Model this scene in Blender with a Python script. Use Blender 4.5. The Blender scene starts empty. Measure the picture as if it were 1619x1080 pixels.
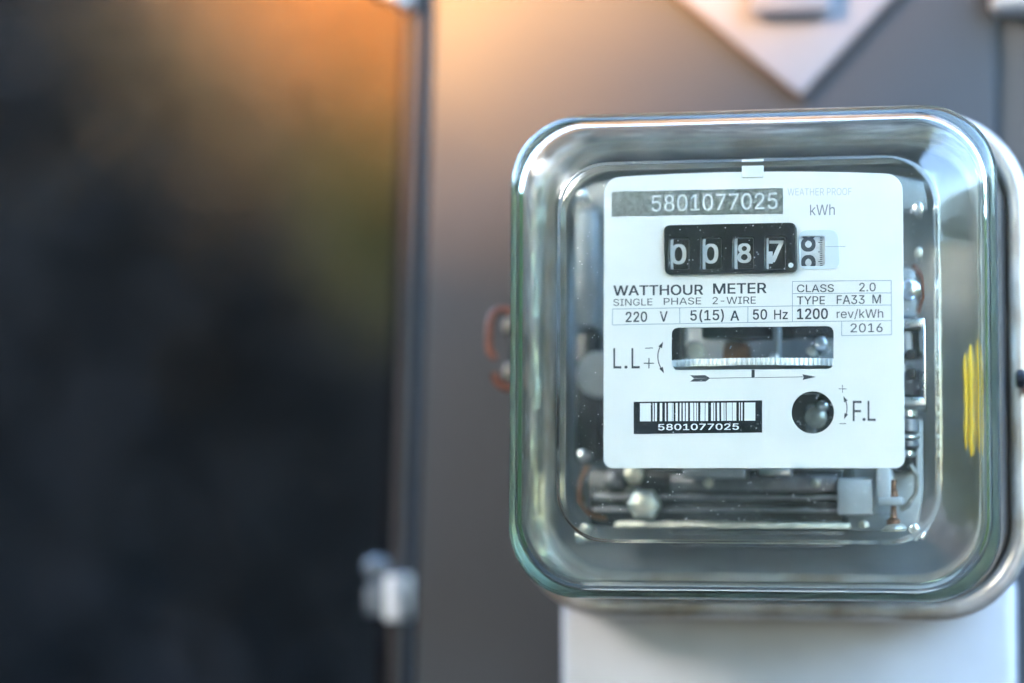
import bpy, bmesh, math, random
import numpy as np
from mathutils import Vector, Matrix
from mathutils.geometry import delaunay_2d_cdt

random.seed(7)
SC = bpy.context.scene
COL = SC.collection
R = math.radians

# ------------------------------------------------------------------ camera
# working frame "plate": millimetres, origin at the centre of the nameplate,
# x right, y into the wall, z up.  The plate centre stands 1.45 m above ground.
PZ = 1.45
CAM = Vector((64.66, -643.05, -58.22))
YAW, PITCH, ROLL = -0.1996, 0.0809, 0.0057
FOCAL = 85.0
FPX = FOCAL / 36.0 * 1619.0


def cam_axes():
    cy, sy, cp, sp = math.cos(YAW), math.sin(YAW), math.cos(PITCH), math.sin(PITCH)
    f = Vector((sy * cp, cy * cp, sp))
    rt = Vector((cy, -sy, 0))
    up = rt.cross(f)
    cr, sr = math.cos(ROLL), math.sin(ROLL)
    return rt * cr + up * sr, -rt * sr + up * cr, f


RT, UP, FW = cam_axes()


def W(v):
    """plate millimetres -> world metres"""
    return Vector((v[0] * .001, v[1] * .001, v[2] * .001 + PZ))


def U(px, py, y=0.0):
    """photo pixel -> point (plate mm) on the plane at depth y"""
    d = RT * ((px - 809.5) / FPX) - UP * ((py - 540) / FPX) + FW
    t = (y - CAM.y) / d.y
    return CAM + d * t


cam_d = bpy.data.cameras.new("camera")
cam = bpy.data.objects.new("camera", cam_d)
COL.objects.link(cam)
m = Matrix((RT, UP, -FW)).transposed().to_4x4()
m.translation = W(CAM)
cam.matrix_world = m
cam_d.lens = FOCAL
cam_d.sensor_width = 36
cam_d.clip_start = .02
cam_d.clip_end = 400
cam_d.dof.use_dof = True
cam_d.dof.focus_distance = (Vector((0, -1.5, 0)) - CAM).dot(FW) * .001
cam_d.dof.aperture_fstop = 2.6
SC.camera = cam

# ------------------------------------------------------------------ light
SUN_EL = 15.0
SUN_DIR = Vector((-.62, -.78, 0)).normalized() * math.cos(R(SUN_EL)) + Vector((0, 0, math.sin(R(SUN_EL))))
world = bpy.data.worlds.new("World")
SC.world = world
world.use_nodes = True
nt = world.node_tree
sky = nt.nodes.new("ShaderNodeTexSky")
sky.sky_type = 'NISHITA'
sky.sun_disc = False
sky.sun_elevation = R(SUN_EL)
sky.sun_rotation = math.atan2(SUN_DIR.x, SUN_DIR.y)
sky.air_density = 1.0
sky.dust_density = .95
sky.ozone_density = 2.0
bg = nt.nodes["Background"]
bg.inputs[1].default_value = .15
nt.links.new(sky.outputs[0], bg.inputs[0])

sun_d = bpy.data.lights.new("sun", 'SUN')
sun_d.energy = 2.2
sun_d.angle = R(2.5)
sun_d.color = (1.0, .46, .13)
sun = bpy.data.objects.new("sun", sun_d)
COL.objects.link(sun)
sun.rotation_euler = (-SUN_DIR).to_track_quat('-Z', 'Y').to_euler()
sun.location = SUN_DIR * 8 + Vector((0, 0, PZ))

SC.view_settings.view_transform = 'Standard'
SC.view_settings.look = 'None'
SC.view_settings.exposure = 5.15
SC.view_settings.gamma = 1
SC.view_settings.use_curve_mapping = False
SC.cycles.use_denoising = True
SC.cycles.max_bounces = 24
SC.cycles.transmission_bounces = 20
SC.cycles.glossy_bounces = 8
SC.cycles.diffuse_bounces = 4
SC.cycles.transparent_max_bounces = 16
SC.cycles.sample_clamp_indirect = 8
SC.cycles.blur_glossy = .3


# ------------------------------------------------------------------ materials
def mat(name, col, rough=.5, metal=0.0, noise=0.0, nscale=200.0, bump=0.0, bscale=400.0,
        stretch=(1, 1, 1), spec=.5, coat=0.0, col2=None):
    m = bpy.data.materials.new(name)
    m.use_nodes = True
    n, l = m.node_tree.nodes, m.node_tree.links
    b = n["Principled BSDF"]
    b.inputs["Base Color"].default_value = (*col, 1)
    b.inputs["Roughness"].default_value = rough
    b.inputs["Metallic"].default_value = metal
    b.inputs["Specular IOR Level"].default_value = spec
    b.inputs["Coat Weight"].default_value = coat
    if noise or bump:
        tc = n.new("ShaderNodeTexCoord")
        mp = n.new("ShaderNodeMapping")
        mp.inputs["Scale"].default_value = stretch
        l.new(tc.outputs["Object"], mp.inputs["Vector"])
    if noise:
        t = n.new("ShaderNodeTexNoise")
        t.inputs["Scale"].default_value = nscale
        t.inputs["Detail"].default_value = 6
        l.new(mp.outputs[0], t.inputs["Vector"])
        rp = n.new("ShaderNodeValToRGB")
        c2 = col2 or tuple(c * (1 - noise) for c in col)
        rp.color_ramp.elements[0].color = (*c2, 1)
        rp.color_ramp.elements[1].color = (*col, 1)
        rp.color_ramp.elements[0].position = .35
        rp.color_ramp.elements[1].position = .65
        l.new(t.outputs["Fac"], rp.inputs[0])
        l.new(rp.outputs[0], b.inputs["Base Color"])
        mr = n.new("ShaderNodeMapRange")
        mr.inputs["To Min"].default_value = max(.02, rough * .8)
        mr.inputs["To Max"].default_value = min(1, rough * 1.25)
        l.new(t.outputs["Fac"], mr.inputs["Value"])
        l.new(mr.outputs[0], b.inputs["Roughness"])
    if bump:
        t2 = n.new("ShaderNodeTexNoise")
        t2.inputs["Scale"].default_value = bscale
        t2.inputs["Detail"].default_value = 4
        l.new(mp.outputs[0], t2.inputs["Vector"])
        bp = n.new("ShaderNodeBump")
        bp.inputs["Strength"].default_value = bump
        bp.inputs["Distance"].default_value = .0003
        l.new(t2.outputs["Fac"], bp.inputs["Height"])
        l.new(bp.outputs[0], b.inputs["Normal"])
    return m


def glass_mat():
    m = bpy.data.materials.new("greenish pressed glass")
    m.use_nodes = True
    n, l = m.node_tree.nodes, m.node_tree.links
    n.remove(n["Principled BSDF"])
    g = n.new("ShaderNodeBsdfGlass")
    g.inputs["Color"].default_value = (.985, 1, .992, 1)
    g.inputs["Roughness"].default_value = 0.0
    g.inputs["IOR"].default_value = 1.5
    tc = n.new("ShaderNodeTexCoord")
    t = n.new("ShaderNodeTexNoise")
    t.inputs["Scale"].default_value = 75
    t.inputs["Detail"].default_value = 2
    l.new(tc.outputs["Object"], t.inputs["Vector"])
    bp = n.new("ShaderNodeBump")
    bp.inputs["Strength"].default_value = .25
    bp.inputs["Distance"].default_value = .0006
    l.new(t.outputs["Fac"], bp.inputs["Height"])
    l.new(bp.outputs[0], g.inputs["Normal"])
    va = n.new("ShaderNodeVolumeAbsorption")
    va.inputs["Color"].default_value = (.58, .86, .71, 1)
    va.inputs["Density"].default_value = 15
    out = n["Material Output"]
    film = n.new("ShaderNodeBsdfDiffuse")             # thin film of dust, mixed in also for a hazy, lifted look
    film.inputs["Color"].default_value = (.8, .8, .8, 1)
    ft = n.new("ShaderNodeTexNoise")
    ft.inputs["Scale"].default_value = 45
    ft.inputs["Detail"].default_value = 8
    ft.inputs["Roughness"].default_value = .7
    l.new(tc.outputs["Object"], ft.inputs["Vector"])
    fr = n.new("ShaderNodeMapRange")
    fr.inputs["From Min"].default_value = .4
    fr.inputs["From Max"].default_value = .75
    fr.inputs["To Min"].default_value = .004
    fr.inputs["To Max"].default_value = .03
    l.new(ft.outputs["Fac"], fr.inputs["Value"])
    mx = n.new("ShaderNodeMixShader")
    l.new(fr.outputs[0], mx.inputs[0])
    l.new(g.outputs[0], mx.inputs[1])
    l.new(film.outputs[0], mx.inputs[2])
    l.new(mx.outputs[0], out.inputs["Surface"])
    l.new(va.outputs[0], out.inputs["Volume"])
    return m


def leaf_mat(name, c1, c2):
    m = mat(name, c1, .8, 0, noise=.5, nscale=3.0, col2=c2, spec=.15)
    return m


M = dict(
    glass=glass_mat(),
    plate=mat("white enamelled plate", (.89, .865, .85), .32, 0, noise=.03, nscale=60, bump=.06, bscale=900, stretch=(.04, 1, 1)),
    ink=mat("blue black ink", (.035, .042, .06), .5),
    fine_ink=mat("grey hairline ink", (.26, .32, .42), .5),
    pale_ink=mat("pale grey ink", (.55, .56, .60), .5),
    mid_ink=mat("grey ink", (.22, .23, .28), .5),
    serial=mat("grey metallic serial strip", (.72, .72, .75), .35, 1, noise=.25, nscale=700),
    white_print=mat("white print", (.86, .86, .88), .5),
    barcode=mat("black barcode foil", (.02, .023, .035), .25, noise=.4, nscale=300),
    bezel=mat("black register bezel", (.012, .012, .016), .3, noise=.3, nscale=900, bump=.15, bscale=1500, spec=.25),
    drum=mat("black drum", (.014, .014, .016), .4, noise=.3, nscale=900),
    drum_white=mat("white drum", (.70, .71, .74), .4, noise=.12, nscale=900),
    digit=mat("white drum digit", (.82, .82, .83), .45, noise=.08, nscale=1200),
    pad=mat("pale blue pad", (.70, .77, .85), .35),
    alu=mat("bright aluminium", (.80, .81, .83), .28, 1, noise=.12, nscale=400),
    rotor=mat("matt aluminium", (.86, .86, .86), .5, .5),
    rim=mat("dull zinc rim", (.52, .50, .49), .33, .5, noise=.22, nscale=70, bump=.1, bscale=300, col2=(.34, .28, .23)),
    cast=mat("grey casting", (.27, .285, .30), .5, .3, noise=.2, nscale=120, bump=.3, bscale=600),
    dark=mat("dark lacquered steel", (.010, .012, .018), .35, .2, noise=.4, nscale=150),
    lam=mat("dull lamination", (.20, .20, .22), .4, .7, noise=.3, nscale=250),
    brass=mat("pale brass", (.66, .62, .52), .48, .8, noise=.3, nscale=300, bump=.3, bscale=500),
    copper=mat("copper coil", (.26, .115, .06), .5, .5, noise=.3, nscale=300),
    cream=mat("cream plastic", (.62, .58, .44), .5),
    whitepl=mat("white plastic", (.72, .73, .75), .4, noise=.05, nscale=100),
    bobbin=mat("grey white fibre", (.46, .465, .47), .45, noise=.2, nscale=120),
    yellow=mat("yellow streak", (.85, .47, .0), .5),
    backplate=mat("grey base pan", (.32, .33, .345), .45, .1, noise=.25, nscale=60),
    terminal=mat("off white terminal cover", (.48, .48, .50), .5, noise=.1, nscale=45, bump=.15, bscale=250),
    panel=mat("grey painted steel", (.037, .041, .050), .55, noise=.14, nscale=14, bump=.15, bscale=300),
    panel2=mat("darker grey painted steel", (.055, .061, .068), .55, noise=.15, nscale=14),
    edge_dark=mat("purplish black steel edge", (.0055, .0045, .0065), .8, noise=.3, nscale=30, spec=.1),
    edge_strip=mat("grey edge strip", (.075, .066, .062), .6, noise=.2, nscale=30, spec=.15),
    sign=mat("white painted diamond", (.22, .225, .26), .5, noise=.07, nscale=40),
    sign_edge_shadow=mat("brown edge shadow", (.06, .042, .032), .6, noise=.3, nscale=60),  # brown stands for the shadow of the plate's thickness
    wire=mat("rusty copper wire", (.20, .06, .03), .5, .3, noise=.4, nscale=500),
    lead=mat("pale lead seal", (.26, .235, .20), .5, .3, noise=.3, nscale=300),
    latch=mat("galvanised latch", (.74, .76, .80), .4, .1, noise=.1, nscale=100),
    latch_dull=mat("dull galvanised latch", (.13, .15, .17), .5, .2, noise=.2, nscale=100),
    dust=mat("dust", (.7, .7, .7), .9),
    ground=mat("dark soil", (.05, .045, .035), .9, noise=.5, nscale=6),
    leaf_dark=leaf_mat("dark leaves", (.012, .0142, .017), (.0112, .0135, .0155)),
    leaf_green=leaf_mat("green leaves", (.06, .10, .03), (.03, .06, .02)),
    leaf_glow=leaf_mat("orange glow leaves", (.25, .14, .06), (.18, .11, .045)),  # orange lens glow put into the leaf colour
    leaf_olive=leaf_mat("olive leaves", (.085, .065, .018), (.05, .045, .015)),
    bark=mat("bark", (.05, .035, .025), .9, noise=.5, nscale=30),
)


YOFF = 0.0                                # extra depth of the works behind the plate


# ------------------------------------------------------------------ builders
def empty(name, label, cat, base, group=None):
    o = bpy.data.objects.new(name, None)
    COL.objects.link(o)
    o.location = W(base)
    o.empty_display_size = .01
    o["label"], o["category"] = label, cat
    if group:
        o["group"] = group
    return o


def world_of(o):
    v = Vector((0, 0, 0))
    while o is not None:
        v += o.location
        o = o.parent
    return v


def link(name, me, material, parent=None, smooth=None):
    """me is in world metres; re-based on the parent's origin."""
    o = bpy.data.objects.new(name, me)
    COL.objects.link(o)
    me.materials.clear()
    me.materials.append(M[material])
    if parent is not None:
        off = world_of(parent)
        me.transform(Matrix.Translation(-off))
        o.parent = parent
    if smooth is not None:
        me.polygons.foreach_set("use_smooth", [True] * len(me.polygons))
        if smooth < 180:
            me.set_sharp_from_angle(angle=R(smooth))
    return o


def bm_done(bm, name, material, parent=None, smooth=None, scale=True):
    me = bpy.data.meshes.new(name)
    if scale:
        for v in bm.verts:
            v.co = W(v.co)
    bmesh.ops.recalc_face_normals(bm, faces=bm.faces)
    bm.to_mesh(me)
    bm.free()
    return link(name, me, material, parent, smooth)


def box_bm(x0, x1, y0, y1, z0, z1, bev=0.0, seg=2):
    bm = bmesh.new()
    bmesh.ops.create_cube(bm, size=1)
    for v in bm.verts:
        v.co = Vector(((x0 + x1) / 2 + v.co.x * (x1 - x0), (y0 + y1) / 2 + v.co.y * (y1 - y0), (z0 + z1) / 2 + v.co.z * (z1 - z0)))
    if bev:
        bmesh.ops.bevel(bm, geom=bm.edges[:] , offset=bev, segments=seg, affect='EDGES', profile=.5)
    return bm


def box(name, p0, p1, material, parent, bev=.5, seg=2):
    return bm_done(box_bm(min(p0[0], p1[0]), max(p0[0], p1[0]), min(p0[1], p1[1]), max(p0[1], p1[1]),
                          min(p0[2], p1[2]), max(p0[2], p1[2]), bev, seg), name, material, parent, 40)


def pbox(name, l, t, r, b, y0, y1, material, parent, bev=.4):
    """box whose front face covers the photo rectangle l,t,r,b at depth y0"""
    y0, y1 = y0 + YOFF, y1 + YOFF
    a, c = U(l, (t + b) / 2, y0), U(r, (t + b) / 2, y0)
    d, e = U((l + r) / 2, t, y0), U((l + r) / 2, b, y0)
    return box(name, (a.x, y0, e.z), (c.x, y1, d.z), material, parent, bev)


def lathe(name, centre, axis, prof, material, parent, n=24, smooth=35):
    """prof: list of (radius, distance along axis)"""
    bm = bmesh.new()
    ax = Vector(axis).normalized()
    q = ax.to_track_quat('Z', 'Y')
    rings = []
    for r, d in prof:
        ring = []
        for k in range(n):
            a = 2 * math.pi * k / n
            ring.append(bm.verts.new(Vector(centre) + q @ Vector((r * math.cos(a), r * math.sin(a), d))))
        rings.append(ring)
    for a, b in zip(rings, rings[1:]):
        for k in range(n):
            bm.faces.new((a[k], a[(k + 1) % n], b[(k + 1) % n], b[k]))
    bm.faces.new(rings[0])
    bm.faces.new(rings[-1])
    return bm_done(bm, name, material, parent, smooth)


def screw(name, px, py, rpx, y0, y1, material, parent, n=24, dome=.6):
    y0, y1 = y0 + YOFF, y1 + YOFF
    c = U(px, py, y0)
    r = (U(px + rpx, py, y0) - c).length
    return lathe(name, c, (0, 1, 0), [(r * .25, -r * .35 * dome), (r * .65, -r * .25 * dome), (r * .92, 0), (r, r * .2), (r, r * .8),
                                      (r * .55, r * .85), (r * .55, y1 - y0)], material, parent, n)


def tube(name, pts, rad, material, parent, n=10):
    cu = bpy.data.curves.new(name, 'CURVE')
    cu.dimensions = '3D'
    sp = cu.splines.new('POLY')
    sp.points.add(len(pts) - 1)
    for p, s in zip(pts, sp.points):
        s.co = (*W(p), 1)
    cu.bevel_depth = rad * .001
    cu.bevel_resolution = 3
    cu.use_fill_caps = True
    return link(name, to_mesh(cu, name), material, parent, 50)


def to_mesh(cu, name):
    o = bpy.data.objects.new("tmp", cu)
    COL.objects.link(o)
    dg = bpy.context.evaluated_depsgraph_get()
    dg.update()
    me = bpy.data.meshes.new_from_object(o.evaluated_get(dg))
    me.name = name
    bpy.data.objects.remove(o)
    bpy.data.curves.remove(cu)
    return me


def rrect(cx, cz, a, b, r, n=10, sides=1):
    """outline points of a rounded rectangle (x,z), counter-clockwise"""
    pts = []
    for (sx, sz, a0) in ((1, 1, 0), (-1, 1, 90), (-1, -1, 180), (1, -1, 270)):
        for k in range(n + 1):
            t = R(a0 + 90 * k / n)
            pts.append((cx + sx * (a - r) + r * math.cos(t), cz + sz * (b - r) + r * math.sin(t)))
    if sides > 1:
        out = []
        N = len(pts)
        for i, p in enumerate(pts):
            q = pts[(i + 1) % N]
            out.append(p)
            if i % (n + 1) == n:
                for j in range(1, sides):
                    t = j / sides
                    out.append((p[0] + (q[0] - p[0]) * t, p[1] + (q[1] - p[1]) * t))
        pts = out
    return pts


def quad_round(c, r, n=6):
    """rounded quadrilateral through 4 corners c (x,z) ordered round"""
    pts = []
    for i in range(4):
        p, a, b = Vector(c[i]), Vector(c[i - 1]), Vector(c[(i + 1) % 4])
        u, v = (a - p).normalized(), (b - p).normalized()
        for k in range(n + 1):
            t = k / n
            w0, w1, w2 = (1 - t) ** 2, 2 * t * (1 - t), t * t
            q = (p + u * r) * w0 + p * w1 + (p + v * r) * w2
            pts.append((q.x, q.y))
    return pts


def sheet(name, outlines, y0, y1, material, parent, bev=0.0, smooth=30):
    """flat plate with holes: outlines[0] is the outside, the others are openings; front y0, back y1"""
    cu = bpy.data.curves.new(name, 'CURVE')
    cu.dimensions = '2D'
    cu.fill_mode = 'BOTH'
    for ol in outlines:
        sp = cu.splines.new('POLY')
        sp.points.add(len(ol) - 1)
        for p, s in zip(ol, sp.points):
            s.co = (p[0], p[1], 0, 1)
        sp.use_cyclic_u = True
    cu.extrude = (y1 - y0) / 2 - bev
    cu.bevel_depth = bev
    cu.bevel_resolution = 1
    cu.offset = -bev
    me = to_mesh(cu, name)
    ym = (y0 + y1) / 2
    for v in me.vertices:
        v.co = W((v.co.x, ym - v.co.z, v.co.y))
    return link(name, me, material, parent, smooth)


def flat(name, polys, y, material, parent):
    """flat print: list of polygons of plate points (x,z)"""
    bm = bmesh.new()
    for p in polys:
        bm.faces.new([bm.verts.new((q[0], y, q[1])) for q in p])
    me = bpy.data.meshes.new(name)
    for v in bm.verts:
        v.co = W(v.co)
    bm.to_mesh(me)
    bm.free()
    return link(name, me, material, parent)


def A(x, y):
    return (940 + x / 3.1745, 240 + y / 3.1745)


def B(x, y):
    return (940 + x / 3.1745, 430 + y / 3.1745)


def E(x, y):
    return (1040 + x / 5.3967, 340 + y / 5.3967)


def xz(p, y=0.0):
    q = U(p[0], p[1], y)
    return (q.x, q.z)


def plain_font():
    """the grotesque that ships inside Blender; its built-in face if that is missing"""
    try:
        return bpy.data.fonts.load(bpy.utils.system_resource('DATAFILES', path='fonts') + "/Inter.woff2")
    except Exception:
        return None


FONT = plain_font()


def fill_outlines(me, name):
    """fill letter outlines by the non-zero winding rule (the face's strokes overlap)"""
    co = [v.co.xy for v in me.vertices]
    ed = [tuple(e.vertices) for e in me.edges]
    v, e, f, *_ = delaunay_2d_cdt(co, ed, [], 0, 1e-6)
    P = np.array([tuple(c) for c in co])
    A0, B0 = P[[a for a, b in ed]], P[[b for a, b in ed]]
    V = np.array([tuple(c) for c in v])
    keep = []
    for t in f:
        c = V[list(t)].mean(axis=0)
        side = (B0[:, 0] - A0[:, 0]) * (c[1] - A0[:, 1]) - (c[0] - A0[:, 0]) * (B0[:, 1] - A0[:, 1])
        up = (A0[:, 1] <= c[1]) & (B0[:, 1] > c[1]) & (side > 0)
        dn = (A0[:, 1] > c[1]) & (B0[:, 1] <= c[1]) & (side < 0)
        if up.sum() - dn.sum() != 0:
            keep.append(tuple(t))
    out = bpy.data.meshes.new(name)
    out.from_pydata([(c[0], c[1], 0) for c in V], [], keep)
    out.update()
    bpy.data.meshes.remove(me)
    return out


def text_mesh(body, weight=0.0, name="lettering"):
    cu = bpy.data.curves.new(name, 'FONT')
    cu.body = body
    if FONT:
        cu.font = FONT
    cu.size = 1
    cu.resolution_u = 6
    cu.fill_mode = 'NONE'
    me = fill_outlines(to_mesh(cu, name), name)
    if weight > 0:                        # bolder: the same outline again, nudged a hair each way
        vs = [v.co.copy() for v in me.vertices]
        fs = [tuple(p.vertices) for p in me.polygons]
        n = len(vs)
        av, af = [], []
        for k, (dx, dy) in enumerate(((-1, -.6), (1, -.6), (1, .6), (-1, .6))):
            av += [(v.x + dx * weight, v.y + dy * weight, .012 * k) for v in vs]
            af += [tuple(i + n * k for i in f) for f in fs]
        me = bpy.data.meshes.new(name)
        me.from_pydata(av, [], af)
        me.update()
    xs = [v.co.x for v in me.vertices]
    ys = [v.co.y for v in me.vertices]
    return me, min(xs), max(xs), min(ys), max(ys)


def lettering(body, f, x0, x1, top, base, slope, material, parent, y=-.06, weight=.006, name="lettering"):
    """text fitted between photo columns x0..x1; slope = drop of the baseline over the width (zoom pixels)"""
    me, a, b, c, d = text_mesh(body, weight, name)
    bl, br = U(*f(x0, base), y), U(*f(x1, base - slope), y)
    tl, tr = U(*f(x0, top), y), U(*f(x1, top - slope), y)
    for v in me.vertices:
        s, t = (v.co.x - a) / (b - a), (v.co.y - c) / (d - c)
        q = (bl * (1 - s) + br * s) * (1 - t) + (tl * (1 - s) + tr * s) * t
        v.co = W((q.x, y - v.co.z, q.z))
    return link(name, me, material, parent)


def stroke(p, q, w):
    """thin rectangle polygon between two (x,z) points"""
    p, q = Vector(p), Vector(q)
    d = (q - p).normalized()
    n = Vector((-d.y, d.x)) * w / 2
    return [tuple(p + n), tuple(q + n), tuple(q - n), tuple(p - n)]


# ------------------------------------------------------------------ ground
bm = bmesh.new()
bmesh.ops.create_grid(bm, x_segments=8, y_segments=8, size=60)
g = bm_done(bm, "ground", "ground", None, scale=False)
g["kind"] = "structure"

# ------------------------------------------------------------------ cabinet the meter hangs on
PY = 100.0
tl, bl = U(688, -40, PY), U(653.5, 1120, PY)
lean = (tl.x - bl.x) / (tl.z - bl.z)


def edge_x(px, py, y, z):
    """x at height z of an upright edge through a photo pixel, leaning as the cabinet edge does"""
    q = U(px, py, y)
    return q.x + lean * (z - q.z)


ZT, ZB = 420.0, -420.0
cab = empty("steel_cabinet", "grey painted steel cabinet that carries the glass covered meter", "cabinet", (0, PY + 60, ZB))


def leaning(name, xl, xr, y0, y1, material, bev=1.0):
    """upright slab between two functions of z"""
    bm = bmesh.new()
    vs = []
    for z in (ZB, ZT):
        for y in (y0, y1):
            for fx in (xl, xr):
                vs.append(bm.verts.new((fx(z), y, z)))
    a = vs
    for f in ((0, 1, 3, 2), (4, 6, 7, 5), (0, 4, 5, 1), (2, 3, 7, 6), (0, 2, 6, 4), (1, 5, 7, 3)):
        bm.faces.new([a[i] for i in f])
    if bev:
        bmesh.ops.bevel(bm, geom=bm.edges[:], offset=bev, segments=3, affect='EDGES', profile=.5)
    return bm_done(bm, name, material, cab, 40)


leaning("front_panel", lambda z: edge_x(670, 540, PY, z), lambda z: edge_x(1574, 200, PY, z), PY, PY + 25, "panel", 1.2)
leaning("side_panel", lambda z: edge_x(1570, 200, PY + 4, z), lambda z: edge_x(1574, 200, PY, z) + 130, PY + 4, PY + 30, "panel2", 2)
s2 = (U(634, 0, PY + 22).x - U(588, 1080, PY + 22).x) / (U(634, 0, PY + 22).z - U(588, 1080, PY + 22).z)
q0 = U(611, 540, PY + 22)
leaning("side_flange", lambda z: q0.x + s2 * (z - q0.z), lambda z: edge_x(676, 540, PY + 30, z), PY + 26, PY + 60, "edge_dark", 1.5)
leaning("edge_strip", lambda z: edge_x(630, 540, PY + 18, z), lambda z: edge_x(651, 540, PY + 18, z), PY + 18, PY + 40, "edge_strip", 2.0)


def latch(cy, top):
    y = PY - 3
    o = pbox("latch", 607, cy - 36, 628, cy + 36, y, y + 20, "latch", cab, .6)
    pbox("latch_hook", 576, cy - 20, 609, cy + 28, y + 3, y + 18, "latch_dull", o, 1.3)
    c = U(594, cy - 48, y + 6)
    r = 3.6
    lathe("knob", c, (0, 1, 0), [(r * .3, -3.4), (r * .75, -2.8), (r, -1), (r, 4), (r * .6, 6)], "latch_dull", o, 20)
    tube("pin", [U(594, cy - 46, y + 9), U(596, cy - 10, y + 9)], 1.9, "latch_dull", o)


latch(946, False)
latch(-43, True)

# diamond plate with its raised block
dia = [xz(p, PY - 4) for p in ((1266, 163), (1508, -96), (1270, -342), (966, -84))]
dcx, dcz = sum(p[0] for p in dia) / 4, sum(p[1] for p in dia) / 4
dp = empty("diamond_plate", "white diamond shaped plate with edge shadow coloured brown, fixed on the cabinet front", "plate", (dcx, PY, dia[0][1]))
sheet("plate_edge", [quad_round(dia, 2.0)], PY - 3.2, PY + .5, "sign_edge_shadow", dp, .5)  # backing whose brown colour carries the edge shadow
ins = [((p[0] - dcx) * .955 + dcx, (p[1] - dcz) * .955 + dcz) for p in dia]
sheet("plate_face", [quad_round(ins, 2.0)], PY - 5, PY - 2.5, "sign", dp, .8)
pbox("raised_block", 1180, -70, 1315, 20, PY - 13, PY - 4, "sign", dp, 3.0)

# the corner of a white box at the top right
nb = empty("white_box", "small white box beside the diamond plate on the cabinet", "box", (U(1600, 10, PY - 6).x, PY, U(1600, 10, PY - 6).z))
pbox("shell", 1566, -90, 1760, 9, PY - 8, PY + 11, "whitepl", nb, 2)
pbox("lid", 1574, -84, 1752, 1, PY - 11, PY - 7, "whitepl", nb, 1.5)

# ------------------------------------------------------------------ the meter
CX, CZ = -1.0, -8.6
meter = empty("electricity_meter", "square electricity meter with clear greenish glass cover and white nameplate", "meter", (CX, 80, -135))

# base pan, rim
box("base_body", (CX - 64, 64, CZ - 64), (CX + 64, PY + 2, CZ + 64), "cast", meter, 6, 3)


def loft(name, rings, material, parent, caps=(True, True), smooth=40, closed=False):
    bm = bmesh.new()
    rows = [[bm.verts.new((p[0], y, p[1])) for p in pts] for pts, y in rings]
    seq = list(zip(rows, rows[1:]))
    if closed:
        seq.append((rows[-1], rows[0]))
    for a, b in seq:
        n = len(a)
        for k in range(n):
            bm.faces.new((a[k], a[(k + 1) % n], b[(k + 1) % n], b[k]))
    if not closed:
        if caps[0]:
            bm.faces.new(rows[0])
        if caps[1]:
            bm.faces.new(rows[-1])
    o = bm_done(bm, name, material, parent, smooth)
    return o


rim_prof = []
for k in range(13):                      # rounded front bead
    t = math.pi * k / 12
    rim_prof.append((70.7 + 2.8 * -math.cos(t), 42 - 3.0 * math.sin(t)))
rim_prof += [(73.5, 54), (72.5, 57), (66.5, 57), (66.5, 46.5), (69.3, 46)]
rim = loft("base_rim", [(rrect(.3, -9.4, a - .8, a - 2.1, 24 + (a - 70) * .8, 12, 4), y) for a, y in rim_prof], "rim", meter, closed=True, smooth=50)
loft("gap_ring", [(rrect(0, -9.2, a, a - .6, 21, 12, 4), y) for a, y in ((66.2, 42.9), (69.6, 42.9), (69.6, 45.5), (66.2, 45.5))], "dark", meter, closed=True)  # black ring standing in for the dark gap between glass and rim
loft("seat_ring", [(rrect(CX, CZ, a, a, 19, 12, 4), y) for a, y in ((60.5, 42.6), (66.0, 42.6), (66.0, 45.4), (60.5, 45.4))], "rim", meter, closed=True)
loft("base_pan", [(rrect(CX, CZ, a, a, 19, 12, 4), y) for a, y in ((62.5, 44), (62.0, 60), (58, 63), (30, 63.2))], "backplate", meter, caps=(False, True), smooth=50)

# terminal cover below
ta, tb = U(886, 1010, 66), U(1607, 1000, 66)
tc_ = box("terminal_cover", (ta.x, 66, -150), (tb.x, PY + 2, CZ - 60), "terminal", meter, 3.5, 4)
lathe("cover_screw", ((ta.x + tb.x) / 2, 65, -138), (0, 1, 0), [(1, -1), (3.4, -.6), (4, .6), (4, 3)], "alu", tc_)


# glass cover: one closed shell
def gl(a, y):
    r = 19.5 - .42 * max(0, 65.2 - a)
    return (rrect(CX, CZ, a, a + .4, r, 16, 8), y)


outer = [(65.4, 42.5), (65.6, 40.2), (65.7, 37.5), (65.7, 30), (65.6, 12), (65.5, 5)]
RO, TH = 7.5, 3.4                         # edge radius, glass thickness
SL = R(24)                                # slope of the collar between edge and front step
oc_ = (65.5 - RO, 3.0)
for k in range(1, 13):
    t = (math.pi / 2 - SL) * k / 12
    outer.append((oc_[0] + RO * math.cos(t), oc_[1] - RO * math.sin(t)))
ea, ey = outer[-1]
ya = ey - math.tan(SL) * (ea - 50.6)
outer += [(ea - 2.5, ey - math.tan(SL) * 2.2), (53.5, ya + 1.55), (50.6, ya), (50.2, ya - .12), (49.95, ya - .35), (49.7, ya - .58), (49.3, ya - .68), (48.4, ya - .72), (47, ya - .74), (40, ya - .75), (20, ya - .76)]
FRONT = ya - .76
inner = [(20, FRONT + TH), (40, FRONT + TH + .02), (46, FRONT + TH + .04), (48.0, FRONT + TH + .15), (49.6, FRONT + TH + .5), (51.0, FRONT + TH + 1.1)]
ri = RO - TH
for k in range(12, -1, -1):
    t = (math.pi / 2 - SL) * k / 12
    inner.append((oc_[0] + ri * math.cos(t), oc_[1] - ri * math.sin(t)))
inner += [(65.6 - TH, 12), (65.6 - TH, 38), (65.4 - TH, 42.5)]
bm = bmesh.new()
rows = [[bm.verts.new((p[0], y, p[1])) for p in pts] for pts, y in [gl(a, y) for a, y in outer + inner]]
no = len(outer)
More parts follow.
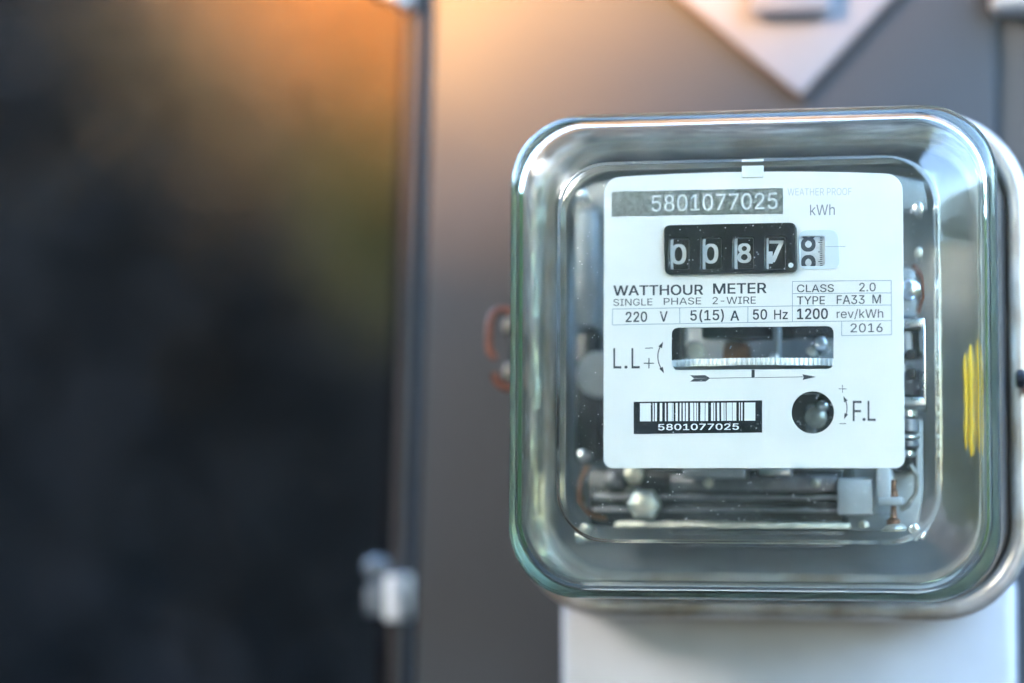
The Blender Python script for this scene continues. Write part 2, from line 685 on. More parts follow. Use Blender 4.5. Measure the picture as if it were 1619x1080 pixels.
pairs = [(rows[i], rows[i + 1]) for i in range(len(rows) - 1) if i != no - 1] + [(rows[-1], rows[0])]
for a, b in pairs:
    n = len(a)
    for k in range(n):
        bm.faces.new((a[k], a[(k + 1) % n], b[(k + 1) % n], b[k]))
bm.faces.new(rows[no - 1])
bm.faces.new(rows[no])
glass = bm_done(bm, "glass_cover", "glass", meter, 60)

# specks of dust on the front of the glass
bm = bmesh.new()
for i in range(1500):
    x, z = CX + random.uniform(-46, 46), CZ + random.uniform(-46, 46)
    r = random.choice((.05, .06, .07, .09, .12, .16))
    n = 5
    a0 = random.random() * 6
    bm.faces.new([bm.verts.new((x + r * math.cos(a0 + 6.283 * k / n) * random.uniform(.6, 1.3), FRONT - .02, z + r * math.sin(a0 + 6.283 * k / n))) for k in range(n)])
d = bm_done(bm, "dust_speck", "dust", glass)
d["kind"] = "stuff"

# ---------------------------------------------------------------- nameplate
pl_l, pl_r = -40.0, 40.0
zb = U(1190, 740.5, 0).z
z_tl, z_tm, z_tr = U(985, 279.5, 0).z, U(1190, 270.5, 0).z, U(1400, 274, 0).z
out = []
for k in range(9):                        # bottom left, bottom right
    t = R(180 + 90 * k / 8)
    out.append((pl_l + 2.6 + 2.6 * math.cos(t), zb + 2.6 + 2.6 * math.sin(t)))
for k in range(9):
    t = R(270 + 90 * k / 8)
    out.append((pl_r - 2.6 + 2.6 * math.cos(t), zb + 2.6 + 2.6 * math.sin(t)))
for k in range(9):
    t = R(90 * k / 8)
    out.append((pl_r - 4.6 + 4.6 * math.cos(t), z_tr - 4.8 + 4.6 * math.sin(t)))
for k in range(1, 10):
    t = k / 10
    x = pl_r - 4.6 + (pl_l - pl_r + 9.2) * t
    w = 4 * t * (1 - t)
    out.append((x, z_tr - .2 + (z_tl - z_tr + .2) * t + w * (z_tm - (z_tr + z_tl) / 2)))
for k in range(9):
    t = R(90 + 90 * k / 8)
    out.append((pl_l + 4.6 + 4.6 * math.cos(t), z_tl - 4.6 + 4.6 * math.sin(t)))

bez_c = [xz(p) for p in (E(70, 512), E(1190, 492), E(1182, 70), E(55, 92))]
win_c = [xz(p) for p in (B(389, 494), B(1201, 488), B(1201, 273), B(388, 281))]
dec_c = [xz(p) for p in (E(1218, 442), E(1430, 440), E(1428, 184), E(1214, 186))]
hc = xz(B(1096, 706))
hr = (U(*B(1202, 706)).x - U(*B(989, 706)).x) / 2
hole = [(hc[0] + hr * math.cos(2 * math.pi * k / 40), hc[1] + hr * math.sin(2 * math.pi * k / 40)) for k in range(40)]
ins_bez = [((p[0] - sum(q[0] for q in bez_c) / 4) * .97 + sum(q[0] for q in bez_c) / 4,
            (p[1] - sum(q[1] for q in bez_c) / 4) * .93 + sum(q[1] for q in bez_c) / 4) for p in bez_c]
plate = sheet("nameplate", [out, quad_round(ins_bez, 1.2), quad_round(win_c, 2.0), quad_round(dec_c, .8), hole], 0, .9, "plate", meter, .12)

# pale pad round the decimal drum
pad_c = [xz(p) for p in (E(1207, 470), E(1562, 466), E(1540, 128), E(1204, 134))]
sheet("decimal_pad", [quad_round(pad_c, 2.4), quad_round(dec_c, .8)], -.35, .0, "pad", plate, .12)
flat("printed_line", [stroke(xz(E(1436, 276)), xz(E(1605, 274)), .13)], -.42, "fine_ink", plate)

# hanging tab at the top edge
tabl, tabr = U(*A(740, 100), -1.2), U(*A(848, 100), -1.2)
box("hanging_tab", (tabl.x, -.5, U(*A(790, 129), -1.2).z), (tabr.x, .0, U(*A(790, 62), -1.2).z), "plate", plate, .1, 1)

# serial strip
flat("serial_strip", [[xz(p) for p in (A(89, 328), A(948, 314), A(948, 185), A(89, 203))]], -.05, "serial", plate)
lettering("5801077025", A, 290, 920, 221, 305, 15, "white_print", plate, y=-.11, weight=.004)
lettering("WEATHER PROOF", A, 970, 1292, 186, 223, 3, "pale_ink", plate, weight=-.012)
lettering("kWh", A, 1083, 1208, 269, 322, 2, "mid_ink", plate, weight=-.008)
for body, x0, x1, top, base, sl, wt in (
        ("WATTHOUR", 98, 548, 70, 122, 5, .014), ("METER", 598, 865, 60, 112, 3, .014),
        ("SINGLE", 98, 293, 138, 173, 3, .0), ("PHASE", 350, 538, 133, 168, 3, .0), ("2-WIRE", 595, 812, 128, 164, 3, .0),
        ("220", 160, 267, 202, 255, 2, .012), ("V", 330, 370, 200, 252, 1, .012),
        ("5(15)", 483, 652, 192, 256, 3, .01), ("A", 684, 728, 196, 247, 1, .012),
        ("50", 797, 868, 190, 242, 1, .012), ("Hz", 903, 972, 192, 240, 1, .008),
        ("CLASS", 1018, 1203, 66, 105, 2, .004), ("2.0", 1330, 1412, 57, 101, 1, .004),
        ("TYPE", 1018, 1158, 125, 165, 1, .004), ("FA33", 1217, 1357, 120, 164, 1, .004), ("M", 1396, 1438, 116, 160, 0, .004),
        ("1200", 1018, 1173, 186, 240, 2, .016), ("rev/kWh", 1217, 1450, 188, 240, 2, -.002),
        ("2016", 1287, 1447, 261, 306, 2, .002),
        ("L", 98, 138, 384, 486, 0, -.005), ("L", 188, 230, 384, 486, 0, -.005),
        ("F", 1297, 1342, 648, 750, 0, -.01), ("L", 1372, 1413, 648, 749, 0, -.01)):
    lettering(body, B, x0, x1, top, base, sl, "ink", plate, weight=wt)

# table lines
Lw = .16
T = [((95, 188), (995, 173)), ((93, 268), (995, 252)), ((95, 188), (93, 268)), ((430, 182), (431, 262)), ((772, 177), (772, 256)),
     ((995, 50), (1490, 45)), ((995, 111), (1490, 108)), ((995, 173), (1490, 168)), ((995, 252), (1491, 246)),
     ((995, 50), (995, 252)), ((1490, 45), (1492, 317)), ((1242, 249), (1242, 322)), ((1242, 322), (1492, 317))]
flat("table_lines", [stroke(xz(B(*a)), xz(B(*b)), Lw) for a, b in T], -.05, "fine_ink", plate)


def disc_poly(c, r, n=12):
    return [(c[0] + r * math.cos(2 * math.pi * k / n), c[1] + r * math.sin(2 * math.pi * k / n)) for k in range(n)]


# adjustment marks: dots, plus, minus, curved arrows
for p in ((161, 479), (1354, 742)):
    flat("dot_mark", [disc_poly(xz(B(*p)), .42)], -.05, "ink", plate)


def mark_bar(name, p, q, w):
    flat(name, [stroke(xz(B(*p)), xz(B(*q)), w)], -.05, "ink", plate)


def plus_mark(cx, cy, h, w):
    k = w
    flat("plus_mark", [[xz(B(cx + x, cy + y)) for x, y in ((-h, k), (-k, k), (-k, h), (k, h), (k, k), (h, k), (h, -k), (k, -k), (k, -h), (-k, -h), (-k, -k), (-h, -k))]],
         -.05, "ink", plate)


mark_bar("minus_mark", (257, 385), (296, 383), .2)
mark_bar("minus_mark", (1231, 763), (1264, 762), .2)
plus_mark(276, 460, 26, 2.6)
plus_mark(1246, 588, 20, 1.6)


def arc_arrow(p, c, q, w, head):
    """quadratic arc p-c-q (zoom pixels) with a head at both ends"""
    P, C_, Q = Vector(xz(B(*p))), Vector(xz(B(*c))), Vector(xz(B(*q)))
    pts = [P * (1 - t) ** 2 + C_ * 2 * t * (1 - t) + Q * t * t for t in [k / 12 for k in range(13)]]
    polys = [stroke(a, b, w) for a, b in zip(pts[1:-1], pts[2:-1])]
    for e, i in ((pts[0], pts[3]), (pts[-1], pts[-4])):
        d = (e - i).normalized()
        n = Vector((-d.y, d.x))
        b = e - d * head
        polys.append([tuple(e), tuple(b + n * head * .32), tuple(b - n * head * .32)])
    flat("curved_arrow", polys, -.05, "ink", plate)


arc_arrow((347, 352), (292, 428), (352, 510), .28, 1.7)
arc_arrow((1250, 624), (1285, 682), (1254, 742), .26, 1.6)
P_ = lambda *l: [xz(B(*p)) for p in l]
flat("rotation_arrow", [P_((482, 520), (558, 520), (583, 535), (502, 535)), P_((502, 536), (583, 535), (560, 551), (482, 552)),
                        stroke(xz(B(580, 535)), xz(B(1055, 528)), .15), P_((1045, 515), (1113, 528), (1052, 529)), P_((1052, 529), (1113, 528), (1046, 544)),
                        P_((790, 492), (806, 492), (806, 532), (790, 533))], -.05, "ink", plate)

# barcode
flat("barcode_label", [P_((200, 815), (843, 807), (843, 646), (200, 653))], -.05, "barcode", plate)
G = lambda x, y: (980 + x / 3.8548, 610 + y / 3.8548)
bars = [(127, 193), (204, 211), (217, 230), (247, 262), (279, 287), (298, 322), (325, 331), (343, 357), (368, 378), (387, 399), (405, 419), (431, 452),
        (457, 470), (474, 481), (494, 521), (525, 541), (559, 573), (577, 585), (596, 610), (621, 637), (640, 648), (654, 687), (690, 713), (729, 735),
        (742, 751), (762, 828)]
polys = []
for a, b in bars:
    dy = lambda x: -4.5 * (x - 127) / 700
    polys.append([xz(G(a, 218 + dy(a))), xz(G(b, 218 + dy(b))), xz(G(b, 108 + dy(b))), xz(G(a, 108 + dy(a)))])
flat("barcode_bars", polys, -.1, "white_print", plate)
lettering("5801077025", B, 322, 727, 764, 796, 3, "white_print", plate, y=-.1, weight=.012)

# ---------------------------------------------------------------- register
win = [(105, 268), (378, 543), (652, 818), (925, 1088)]
holes = []
for a, b in win:
    dy = -12 * (a - 105) / 820
    holes.append(quad_round([xz(p, -1.6) for p in (E(a, 466 + dy * .2), E(b, 464 + dy * .2), E(b, 202 + dy), E(a, 204 + dy))], .55, 4))
bez = [xz(p, -1.6) for p in (E(66, 514), E(1192, 494), E(1184, 66), E(52, 90))]
bezel = sheet("register_bezel", [quad_round(bez, 1.9)] + holes, -1.6, 1.2, "bezel", meter, .42, 35)
flat("decimal_point", [disc_poly(xz(E(1138, 432), -1.7), .68, 20)], -1.7, "white_print", bezel)
zc = xz(E(600, 334), 1)[1]
DR = 8.2
DY = .6 + DR                              # drum axis depth


def wrap_text(body, x0, x1, z0, z1, material, parent, weight, name="digit"):
    me, a, b, c, d = text_mesh(body, weight, name)
    bm = bmesh.new()
    bm.from_mesh(me)
    bpy.data.meshes.remove(me)
    for v in bm.verts:
        s, t = (v.co.x - a) / (b - a), (v.co.y - c) / (d - c)
        v.co = Vector((x0 + (x1 - x0) * s, v.co.z, z0 + (z1 - z0) * t))
    for k in range(-12, 13):
        geom = bm.verts[:] + bm.edges[:] + bm.faces[:]
        bmesh.ops.bisect_plane(bm, geom=geom, plane_co=(0, 0, zc + k * .7), plane_no=(0, 0, 1), dist=1e-5)
    for v in bm.verts:
        ang = (v.co.z - zc) / DR
        rr = DR + .1 + v.co.y
        v.co = Vector((v.co.x, DY - rr * math.cos(ang), zc + rr * math.sin(ang)))
    me = bpy.data.meshes.new(name)
    for v in bm.verts:
        v.co = W(v.co)
    bm.to_mesh(me)
    bm.free()
    return link(name, me, material, parent)


def drum(x0, x1, material):
    n = 48
    return lathe("number_drum", (x0, DY, zc), (1, 0, 0), [(DR - 3, 0), (DR, 0), (DR, x1 - x0), (DR - 3, x1 - x0)], material, meter, n, 40)


def band(x0, x1, parent, material, a0=-70, a1=70, name="edge_band", r=.06):
    bm = bmesh.new()
    prev = None
    for k in range(25):
        t = R(a0 + (a1 - a0) * k / 24)
        c, s = math.cos(t) * (DR + r), math.sin(t) * (DR + r)
        cur = (bm.verts.new((x0, DY - c, zc + s)), bm.verts.new((x1, DY - c, zc + s)))
        if prev:
            bm.faces.new((prev[0], prev[1], cur[1], cur[0]))
        prev = cur
    return bm_done(bm, name, material, parent, 60)


digs = [("0", 118, 250, 250, 422, .018), ("0", 392, 522, 252, 422, .018), ("8", 684, 802, 252, 422, .018), ("7", 955, 1076, 232, 418, .02)]
for (a, b), (ch, l, r_, t, b_, wt) in zip(win, digs):
    xa, xb = xz(E(a - 8, 330), 1)[0], xz(E(b + 8, 330), 1)[0]
    dr = drum(xa, xb, "drum")
    wx = xz(E(a + 32 if ch != "7" else a + 24, 330), 1)[0]
    band(xa, wx, dr, "digit")
    wrap_text(ch, xz(E(l, 330), 1)[0], xz(E(r_, 330), 1)[0], xz(E(330, b_), 1)[1], xz(E(330, t), 1)[1], "digit", dr, wt)
    if ch in "87":
        zz = [xz(E(330, v), 1)[1] for v in (430, 330)]
        angs = [math.degrees((z - zc) / DR) for z in zz]
        if ch == "7":
            band(wx - .1, wx + 1.1, dr, "digit", angs[0], angs[1], "carry_mark", .07)
xa, xb = xz(E(1196, 330), 1)[0], xz(E(1440, 330), 1)[0]
dr = drum(xa, xb, "drum_white")
zc_l = lambda v: xz(E(1300, v), 1)[1]
x0, x1 = xz(E(1226, 330), 1)[0], xz(E(1350, 330), 1)[0]
wrap_text("8", x0, x1, zc_l(318), zc_l(100), "ink", dr, .02)
wrap_text("9", x0, x1, zc_l(545), zc_l(346), "ink", dr, .02)
for k in range(-9, 10):
    z = zc + k * .52
    t = math.degrees((z - zc) / DR)
    lx = 1385 if k % 5 else 1372
    band(xz(E(lx, 330), 1)[0], xz(E(1408, 330), 1)[0], dr, "ink", t - .8, t + .8, "tick_mark", .05)

# ---------------------------------------------------------------- rotor disc seen edge on
dc = U(1190, 571.8, 2.2)
DRAD = 41.0
bm = bmesh.new()
NT = 200
top, bot = [], []
for k in range(NT * 4):
    a = 2 * math.pi * k / (NT * 4)
    r = DRAD if k % 4 < 2 else DRAD - .9
    x, y = dc.x + r * math.cos(a), 2.2 + DRAD + r * math.sin(a)
    top.append(bm.verts.new((x, y, dc.z + .95)))
    bot.append(bm.verts.new((x, y, dc.z - .95)))
bm.faces.new(top)
bm.faces.new(bot)
for k in range(NT * 4):
    j = (k + 1) % (NT * 4)
    bm.faces.new((top[k], top[j], bot[j], bot[k]))
rotor = bm_done(bm, "rotor_disc", "rotor", meter)
lathe("spindle", (dc.x + 4.6, 2.2 + DRAD - 18, dc.z - 30), (0, 0, 1), [(1.1, 0), (1.1, 62)], "cast", rotor, 16)
pbox("dark_filler", 1000, 588, 1380, 622, 8, 14, "dark", meter)  # black block standing in for the interior shade below the disc

# ---------------------------------------------------------------- works seen in the window, above the disc
YOFF = 10.0
pbox("upper_bracket", 1110, 470, 1330, 535, 16, 26, "dark", meter)
pbox("left_bracket", 1040, 500, 1078, 585, 9, 20, "dark", meter)
pbox("frame_casting", 1000, 490, 1400, 640, 36, 44, "cast", meter, 1.5)
screw("coil_post", 1100, 556, 14, 18, 30, "cream", meter)
c = U(1166, 560, 34)
lathe("copper_coil", (c.x - 4, 34, c.z), (1, 0, 0), [(1.2, 0), (2.6, .3), (3.6, 1.6), (3.9, 3), (3.9, 5), (3.4, 6.6), (2.2, 7.8), (1.2, 8)], "copper", meter)
screw("adjuster_screw", 1298, 543, 11, 12, 34, "alu", meter)
screw("adjuster_screw", 1283, 556, 8, 14, 34, "brass", meter)
screw("adjuster_screw", 1224, 566, 8, 13, 34, "alu", meter)

# behind the round hole
screw("load_screw", 1290, 660, 17, 9, 30, "brass", meter, 28, 1.4)
screw("load_screw", 1300, 642, 9, 8, 30, "alu", meter, 20, 1.2)
pbox("load_bracket", 1240, 610, 1330, 700, 20, 24, "dark", meter, 1)
pbox("load_lever", 1276, 640, 1290, 700, 12, 15, "cast", meter, .6)

# ---------------------------------------------------------------- works below the plate
core = pbox("laminated_core", 930, 742, 1334, 838, 26, 40, "dark", meter, .6)
for t, b, l, r_, mt, y in ((752, 776, 1062, 1322, "lam", 23), (783, 790, 938, 1336, "lam", 22.5), (804, 810, 936, 1334, "lam", 22.5),
                           (792, 802, 950, 1330, "dark", 24)):
    pbox("lamination", l, t, r_, b, y, y + 8, mt, core, .25)
pbox("bottom_clamp", 972, 827, 1345, 842, 20, 30, "brass", meter, .8)
screw("terminal_screw", 1002, 750, 16, 17, 26, "brass", meter)
screw("hex_nut", 1018, 798, 27, 16, 26, "brass", meter, 6, .8)
pbox("coil_bobbin", 1324, 756, 1381, 816, 18, 34, "bobbin", meter, .8)
pbox("bobbin_flange", 1386, 738, 1408, 792, 16, 30, "bobbin", meter, .6)
pbox("bobbin_flange", 1340, 812, 1420, 846, 24, 34, "cast", meter, .6)
pbox("terminal_lug", 1388, 786, 1428, 800, 15, 20, "bobbin", meter, .6)
a = U(1413, 760, 28)
lathe("copper_stud", (a.x, 28, U(1413, 834, 28).z), (0, 0, 1), [(1.9, 0), (2.0, 1.8), (1.1, 2.4), (.8, 5), (.8, 8), (1.3, 8.4), (1.3, 10), (.8, 10.4), (.8, 13)], "copper", meter, 16)
lathe("brass_foot", (a.x + .5, 27, U(1413, 848, 28).z), (0, 0, 1), [(3.6, 0), (3.8, 1), (2.6, 2.6), (1.4, 3)], "brass", meter, 20)

# ---------------------------------------------------------------- works right of the plate: brake magnet
mg = pbox("brake_magnet", 1405, 504, 1468, 518, 12, 34, "alu", meter, .6)
pbox("magnet_side", 1460, 512, 1469, 640, 12, 30, "alu", mg, .6)
pbox("magnet_side", 1405, 628, 1468, 643, 12, 34, "alu", mg, .6)
pbox("magnet_pole", 1405, 520, 1458, 566, 22, 34, "dark", mg, .5)
pbox("magnet_pole", 1405, 584, 1458, 627, 22, 34, "lam", mg, .5)
pbox("pole_shoe", 1430, 524, 1442, 556, 17, 24, "whitepl", mg, .4)
pbox("pole_shoe", 1455, 522, 1464, 556, 17, 24, "whitepl", mg, .4)
pbox("pole_clip", 1434, 553, 1448, 568, 15, 20, "dark", mg, .3)
pbox("pole_clip", 1434, 583, 1448, 598, 15, 20, "dark", mg, .3)
pbox("frame_arm", 1400, 420, 1456, 504, 24, 32, "cast", meter, 3)
screw("frame_bolt", 1441, 458, 17, 14, 30, "alu", meter, 24, 1.2)
for i, (t, b, w) in enumerate(((648, 660, 22), (662, 684, 27), (688, 694, 30), (697, 708, 27), (712, 722, 18))):
    c = U(1436, b, 28)
    r_ = w / 5.75 / 2 * 1.4
    lathe("pivot_collar", c, (0, 0, 1), [(r_ * .9, 0), (r_, .3), (r_, (b - t) / 5.75 - .3), (r_ * .9, (b - t) / 5.75)],
          "alu" if i % 2 == 0 else "lam", meter, 20)
pbox("frame_leg", 1405, 640, 1452, 748, 30, 38, "dark", meter, .8)

# works left of the plate
pbox("frame_post", 905, 330, 946, 520, 26, 36, "cast", meter, 2)
pbox("frame_post", 958, 745, 985, 775, 24, 36, "lam", meter, 1)
c = U(946, 592, 36)
lathe("coil_lug", c, (0, 1, 0), [(3.6, 0), (6.2, 0), (6.6, .6), (6.6, 2.4), (6.2, 3), (3.6, 3)], "cast", meter, 28)
pbox("coil_body", 906, 520, 950, 730, 32, 42, "dark", meter, 2)

# frame plates, wires and screws behind and round the plate
pbox("frame_plate", 1345, 660, 1464, 848, 36, 39, "bobbin", meter, 1.4)
pbox("frame_plate", 890, 280, 1480, 340, 36, 39, "cast", meter, 1)
pbox("coil_former", 1060, 846, 1330, 862, 28, 36, "lam", meter, .8)
pbox("coil_former", 1080, 742, 1180, 756, 14, 22, "cast", meter, .6)
pbox("coil_former", 1200, 738, 1250, 752, 12, 20, "alu", meter, .6)
for px, py, r_, mt in ((920, 720, 9, "alu"), (920, 845, 10, "brass"), (1452, 845, 10, "alu"), (1366, 832, 8, "brass"), (1230, 746, 9, "alu"),
                       (1120, 764, 7, "brass"), (1290, 764, 7, "brass"), (915, 305, 10, "alu"), (1455, 330, 11, "alu"), (1455, 400, 8, "brass")):
    screw("frame_screw", px, py, r_, 20, 34, mt, meter, 18)
tube("lead_wire", [U(*p, 34) for p in ((1440, 735), (1452, 752), (1450, 780), (1436, 800), (1424, 806))], .8, "lead", meter)
tube("lead_wire", [U(*p, 36) for p in ((930, 735), (918, 760), (916, 795), (930, 815), (960, 822))], .8, "copper", meter)
tube("lead_wire", [U(*p, 36) for p in ((1446, 420), (1462, 440), (1464, 470), (1452, 495))], .8, "wire", meter)
YOFF = 0.0
# yellow rods put in for the refracted streaks in the right wall
for dx, rr, top_, bot_ in ((56.6, .75, 560, 712), (58.4, 1.0, 545, 722), (60.6, .7, 536, 716)):
    za, zb_ = U(1545, bot_, 39).z, U(1545, top_, 39).z
    L_ = zb_ - za
    lathe("yellow_streak", (CX + dx, 39, za), (0, 0, 1), [(rr * .3, 0), (rr * .8, L_ * .08), (rr, L_ * .2), (rr, L_ * .75), (rr * .7, L_ * .92), (rr * .3, L_)], "yellow", meter, 14, 60)

# ---------------------------------------------------------------- seal wires and lugs on the rim
c1, c2 = U(797, 516, 44), U(798, 590, 44)
lug = lathe("seal_screw", (c1.x + 3, 44, c1.z), (-1, 0, 0), [(1.5, -3), (2.6, -2), (3.0, 0), (2.6, 2.6), (1.2, 3.2)], "lead", meter, 20)
lathe("seal_screw", (c2.x + 3, 44, c2.z), (-1, 0, 0), [(1.5, -3), (2.8, -2), (3.3, 0), (2.8, 2.8), (1.2, 3.4)], "lead", meter, 20)
pts = [U(*p, 44) for p in ((815, 500), (803, 491), (790, 489), (780, 496), (775, 510), (773, 530), (773, 548), (776, 560), (784, 566))]
tube("seal_wire", pts, 1.15, "wire", meter)
pts = [U(*p, 44) for p in ((781, 590), (786, 604), (796, 612), (808, 613), (820, 606))]
tube("seal_wire", pts, 1.15, "wire", meter)
c3 = U(1611, 600, 38)
lathe("seal_bolt", (c3.x, 36, c3.z), (1, 0, 0), [(1.8, -1), (2.6, -.4), (2.6, 1.2), (1.4, 1.8), (1.4, 7)], "dark", meter, 16)
tube("seal_wire", [U(*p, 37) for p in ((1612, 612), (1616, 600), (1622, 594), (1632, 596), (1636, 606), (1630, 616), (1618, 618))], 1.1, "wire", meter)


# ------------------------------------------------------------------ greenery
def leaf_cloud(name, pts, size, material, parent, seed=1):
    """pts: list of world points; each becomes one folded leaf"""
    rnd = random.Random(seed)
    vs, fs = [], []
    for p in pts:
        s = size * rnd.uniform(.6, 1.3)
        d = Vector((rnd.gauss(0, 1), rnd.gauss(0, 1), rnd.gauss(-.2, .8))).normalized()
        e = d.cross(Vector((rnd.gauss(0, 1), rnd.gauss(0, 1), rnd.gauss(0, 1)))).normalized()
        n = d.cross(e)
        p = Vector(p)
        i = len(vs)
        vs += [p - d * s, p + e * s * .42 + n * s * .12, p + d * s, p - e * s * .42 + n * s * .12]
        fs += [(i, i + 1, i + 2), (i, i + 2, i + 3)]
    me = bpy.data.meshes.new(name)
    me.from_pydata([tuple(v) for v in vs], [], fs)
    me.update()
    return link(name, me, material, parent)


def wempty(name, label, cat, loc):
    o = empty(name, label, cat, (0, 0, 0))
    o.location = loc
    return o


rnd = random.Random(3)


def at_px(px, py, y):
    return W(U(px, py, y * 1000))


# dark hedge behind, left of the cabinet
BY = 2.1
hb = wempty("shaded_hedge", "dark blurred hedge in deep shade left of the cabinet", "hedge", (-.9, BY, 0))
pts = [(rnd.uniform(-1.9, .5), BY + rnd.gauss(0, .09), rnd.uniform(.75, 2.35)) for _ in range(26000)]
pts += [(rnd.uniform(-1.9, .5), BY + rnd.gauss(0, .09), rnd.uniform(0, .8)) for _ in range(6000)]
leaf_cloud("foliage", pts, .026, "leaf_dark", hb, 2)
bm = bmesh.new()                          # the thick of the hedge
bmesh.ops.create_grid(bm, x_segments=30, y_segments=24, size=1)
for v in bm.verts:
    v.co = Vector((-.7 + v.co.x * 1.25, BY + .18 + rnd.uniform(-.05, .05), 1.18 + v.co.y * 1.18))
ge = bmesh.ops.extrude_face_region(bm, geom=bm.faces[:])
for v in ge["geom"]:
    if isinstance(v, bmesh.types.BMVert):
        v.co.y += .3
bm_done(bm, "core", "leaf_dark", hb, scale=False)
pts = []
sh = wempty("added_left_hedge", "added dark green hedge on the left, out of view", "hedge", (-3.2, 0, 0))  # unseen hedge added to darken what the glass cover shows at left
bm = bmesh.new()
path = [(-1.85, BY + .3), (-2.6, BY + .3), (-3.1, BY - .3), (-3.2, .8), (-3.2, -.6), (-3.2, -2.0)]
cols = []
for x, y in path:
    cols.append([bm.verts.new((x, y, 0)), bm.verts.new((x, y, 2.15)), bm.verts.new((x - .35, y + .3, 2.15)), bm.verts.new((x - .35, y + .3, 0))])
for a, b in zip(cols, cols[1:]):
    for j in range(3):
        bm.faces.new((a[j], b[j], b[j + 1], a[j + 1]))
    for _ in range(1800):
        t = rnd.random()
        pts.append((a[0].co.x * (1 - t) + b[0].co.x * t + rnd.gauss(0, .05), a[0].co.y * (1 - t) + b[0].co.y * t + rnd.gauss(0, .05), rnd.uniform(0, 2.25)))
bm.faces.new(cols[0])
bm.faces.new(cols[-1])
bm_done(bm, "core", "leaf_green", sh, scale=False)
leaf_cloud("foliage", pts, .045, "leaf_green", sh, 21)
pts = []
rh = wempty("added_right_hedge", "added muted green hedge on the right, out of view", "hedge", (2.6, 0, 0))  # unseen hedge added so the glass reflects muted green, not bright horizon
bm = bmesh.new()
cols = []
for x, y in ((.9, 2.6), (1.8, 2.3), (2.4, 1.2), (2.5, 0), (2.5, -1.4), (2.2, -2.6)):
    zt = 1.95 + rnd.uniform(-.08, .08)
    cols.append([bm.verts.new((x, y, 0)), bm.verts.new((x, y, zt)), bm.verts.new((x + .35, y + .2, zt)), bm.verts.new((x + .35, y + .2, 0))])
for a, b in zip(cols, cols[1:]):
    for j in range(3):
        bm.faces.new((a[j], b[j], b[j + 1], a[j + 1]))
    for _ in range(2200):
        t = rnd.random()
        pts.append((a[0].co.x * (1 - t) + b[0].co.x * t + rnd.gauss(0, .06), a[0].co.y * (1 - t) + b[0].co.y * t + rnd.gauss(0, .06), rnd.uniform(0, 2.1 + rnd.gauss(0, .08))))
bm.faces.new(cols[0])
bm.faces.new(cols[-1])
bm_done(bm, "core", "leaf_green", rh, scale=False)
leaf_cloud("foliage", pts, .045, "leaf_green", rh, 22)
for k in range(6):
    x = -1.7 + k * .4
    tube("stem", [(x * 1000, BY * 1000 + 60, -PZ * 1000), ((x + .03) * 1000, BY * 1000 + 40, -400), ((x - .02) * 1000, BY * 1000 + 50, 700)], 12, "bark", hb)

# made-up orange leaved tree, put in for the orange lens glow
OY = 1.7
oc = at_px(650, -40, OY)
ot = wempty("added_glow_tree", "added orange leaved tree standing in for the lens glow beside the cabinet edge", "tree", (oc.x + .45, OY + .1, 0))
pts, gpts = [], []
for _ in range(42000):
    a, q = rnd.uniform(0, 2 * math.pi), abs(rnd.gauss(0, 1))
    pts.append((oc.x + math.cos(a) * q * .14, OY + rnd.gauss(0, .05), oc.z + math.sin(a) * q * .115))
leaf_cloud("crown", pts, .0062, "leaf_glow", ot, 5)
for _ in range(5000):
    c = at_px(620 + rnd.gauss(0, 60), 300 + rnd.gauss(0, 90), OY)
    gpts.append((c.x, OY + rnd.gauss(0, .05), c.z))
leaf_cloud("lower_leaves", gpts, .007, "leaf_olive", ot, 6)
tube("trunk", [((oc.x + .45) * 1000, OY * 1000 + 100, -PZ * 1000), ((oc.x + .44) * 1000, OY * 1000 + 90, -300),
               ((oc.x + .3) * 1000, OY * 1000 + 60, 380), (oc.x * 1000, OY * 1000, (oc.z - PZ) * 1000)], 16, "bark", ot)

# unseen hedge added behind the viewer, shaped to shade all but the cabinet's top
HY = -2.6


def to_hedge(px, py, y):
    """where the sun ray that reaches this photo point passes the hedge's face"""
    p = at_px(px, py, y)
    t = (HY - p.y) / SUN_DIR.y
    q = p + SUN_DIR * t
    return (q.x, q.z)


line = sorted([to_hedge(0, -200, OY), to_hedge(250, 30, OY), to_hedge(600, 330, OY), to_hedge(480, 200, .1), to_hedge(690, 170, .1), to_hedge(900, -60, .1), to_hedge(1600, -430, .1)])
line = [(line[0][0] - 2.0, line[0][1] + 1.0)] + line + [(line[-1][0] + 2.5, line[-1][1] + .6)]


def shade_top(x):
    for (xa, za), (xb, zb_) in zip(line, line[1:]):
        if xa <= x <= xb:
            return za + (zb_ - za) * (x - xa) / (xb - xa)
    return line[0][1] if x < line[0][0] else line[-1][1]


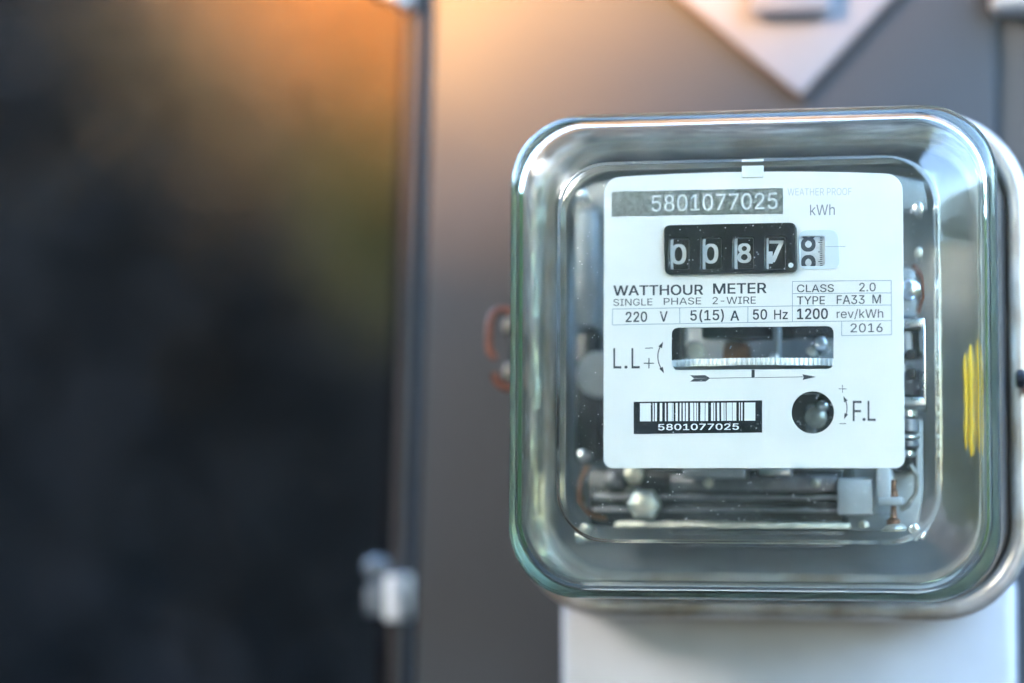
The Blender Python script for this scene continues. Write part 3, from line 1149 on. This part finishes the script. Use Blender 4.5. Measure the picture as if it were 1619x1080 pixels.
X0, X1 = line[0][0], line[-1][0]
fh = wempty("added_shade_hedge", "added green hedge opposite the cabinet, shaped to shade it from low sun", "hedge", ((X0 + X1) / 2, HY - .35, 0))
bm = bmesh.new()
cols = []
xs = sorted([X0 + (X1 - X0) * k / 60 for k in range(61)] + [p[0] for p in line[1:-1]])
for x in xs:
    zt = shade_top(x)
    cols.append([bm.verts.new((x, HY, 0)), bm.verts.new((x, HY, zt)), bm.verts.new((x, HY - .5, zt)), bm.verts.new((x, HY - .5, 0))])
for a, b in zip(cols, cols[1:]):
    for j in range(3):
        bm.faces.new((a[j], b[j], b[j + 1], a[j + 1]))
bm.faces.new(cols[0])
bm.faces.new(cols[-1])
bm_done(bm, "core", "leaf_green", fh, scale=False)
pts = []
for _ in range(9000):
    x = rnd.uniform(X0, X1)
    zt = shade_top(x)
    if rnd.random() < .25:
        pts.append((x, HY - rnd.uniform(0, .5), zt + rnd.uniform(-.02, .03)))
    else:
        pts.append((x, HY + rnd.uniform(-.02, .05), rnd.uniform(0, zt)))
leaf_cloud("foliage", pts, .04, "leaf_green", fh, 9)

# unseen tree added to block the left sky, crown carved clear of the sun
lt = wempty("added_shade_tree", "added green tree out of view, crown carved to block the left sky", "tree", (-3.1, -1.5, 0))


def in_sunbeam(p):
    for y, xa, xb, za, zb_ in ((.1, -.4, .5, PZ - .35, PZ + .6), (OY, -1.35, -.15, 1.3, 2.4)):
        t = (y - p[1]) / -SUN_DIR.y
        x, z = p[0] - SUN_DIR.x * t, p[2] - SUN_DIR.z * t
        if t > 0 and xa < x < xb and za < z < zb_:
            return True
    return False


pts = []
while len(pts) < 42000:
    az, el, d = R(rnd.uniform(-105, 26)), R(rnd.uniform(-5, 80)), rnd.uniform(1.5, 2.9)
    p = (math.sin(az) * math.cos(el) * d, -math.cos(az) * math.cos(el) * d, PZ + math.sin(el) * d)
    if not in_sunbeam(p):
        pts.append(p)
leaf_cloud("crown", pts, .055, "leaf_green", lt, 12)
tube("trunk", [(-3100, -1500, -PZ * 1000), (-3050, -1500, -500), (-2700, -1450, 600), (-1900, -1100, 1500)], 90, "bark", lt)
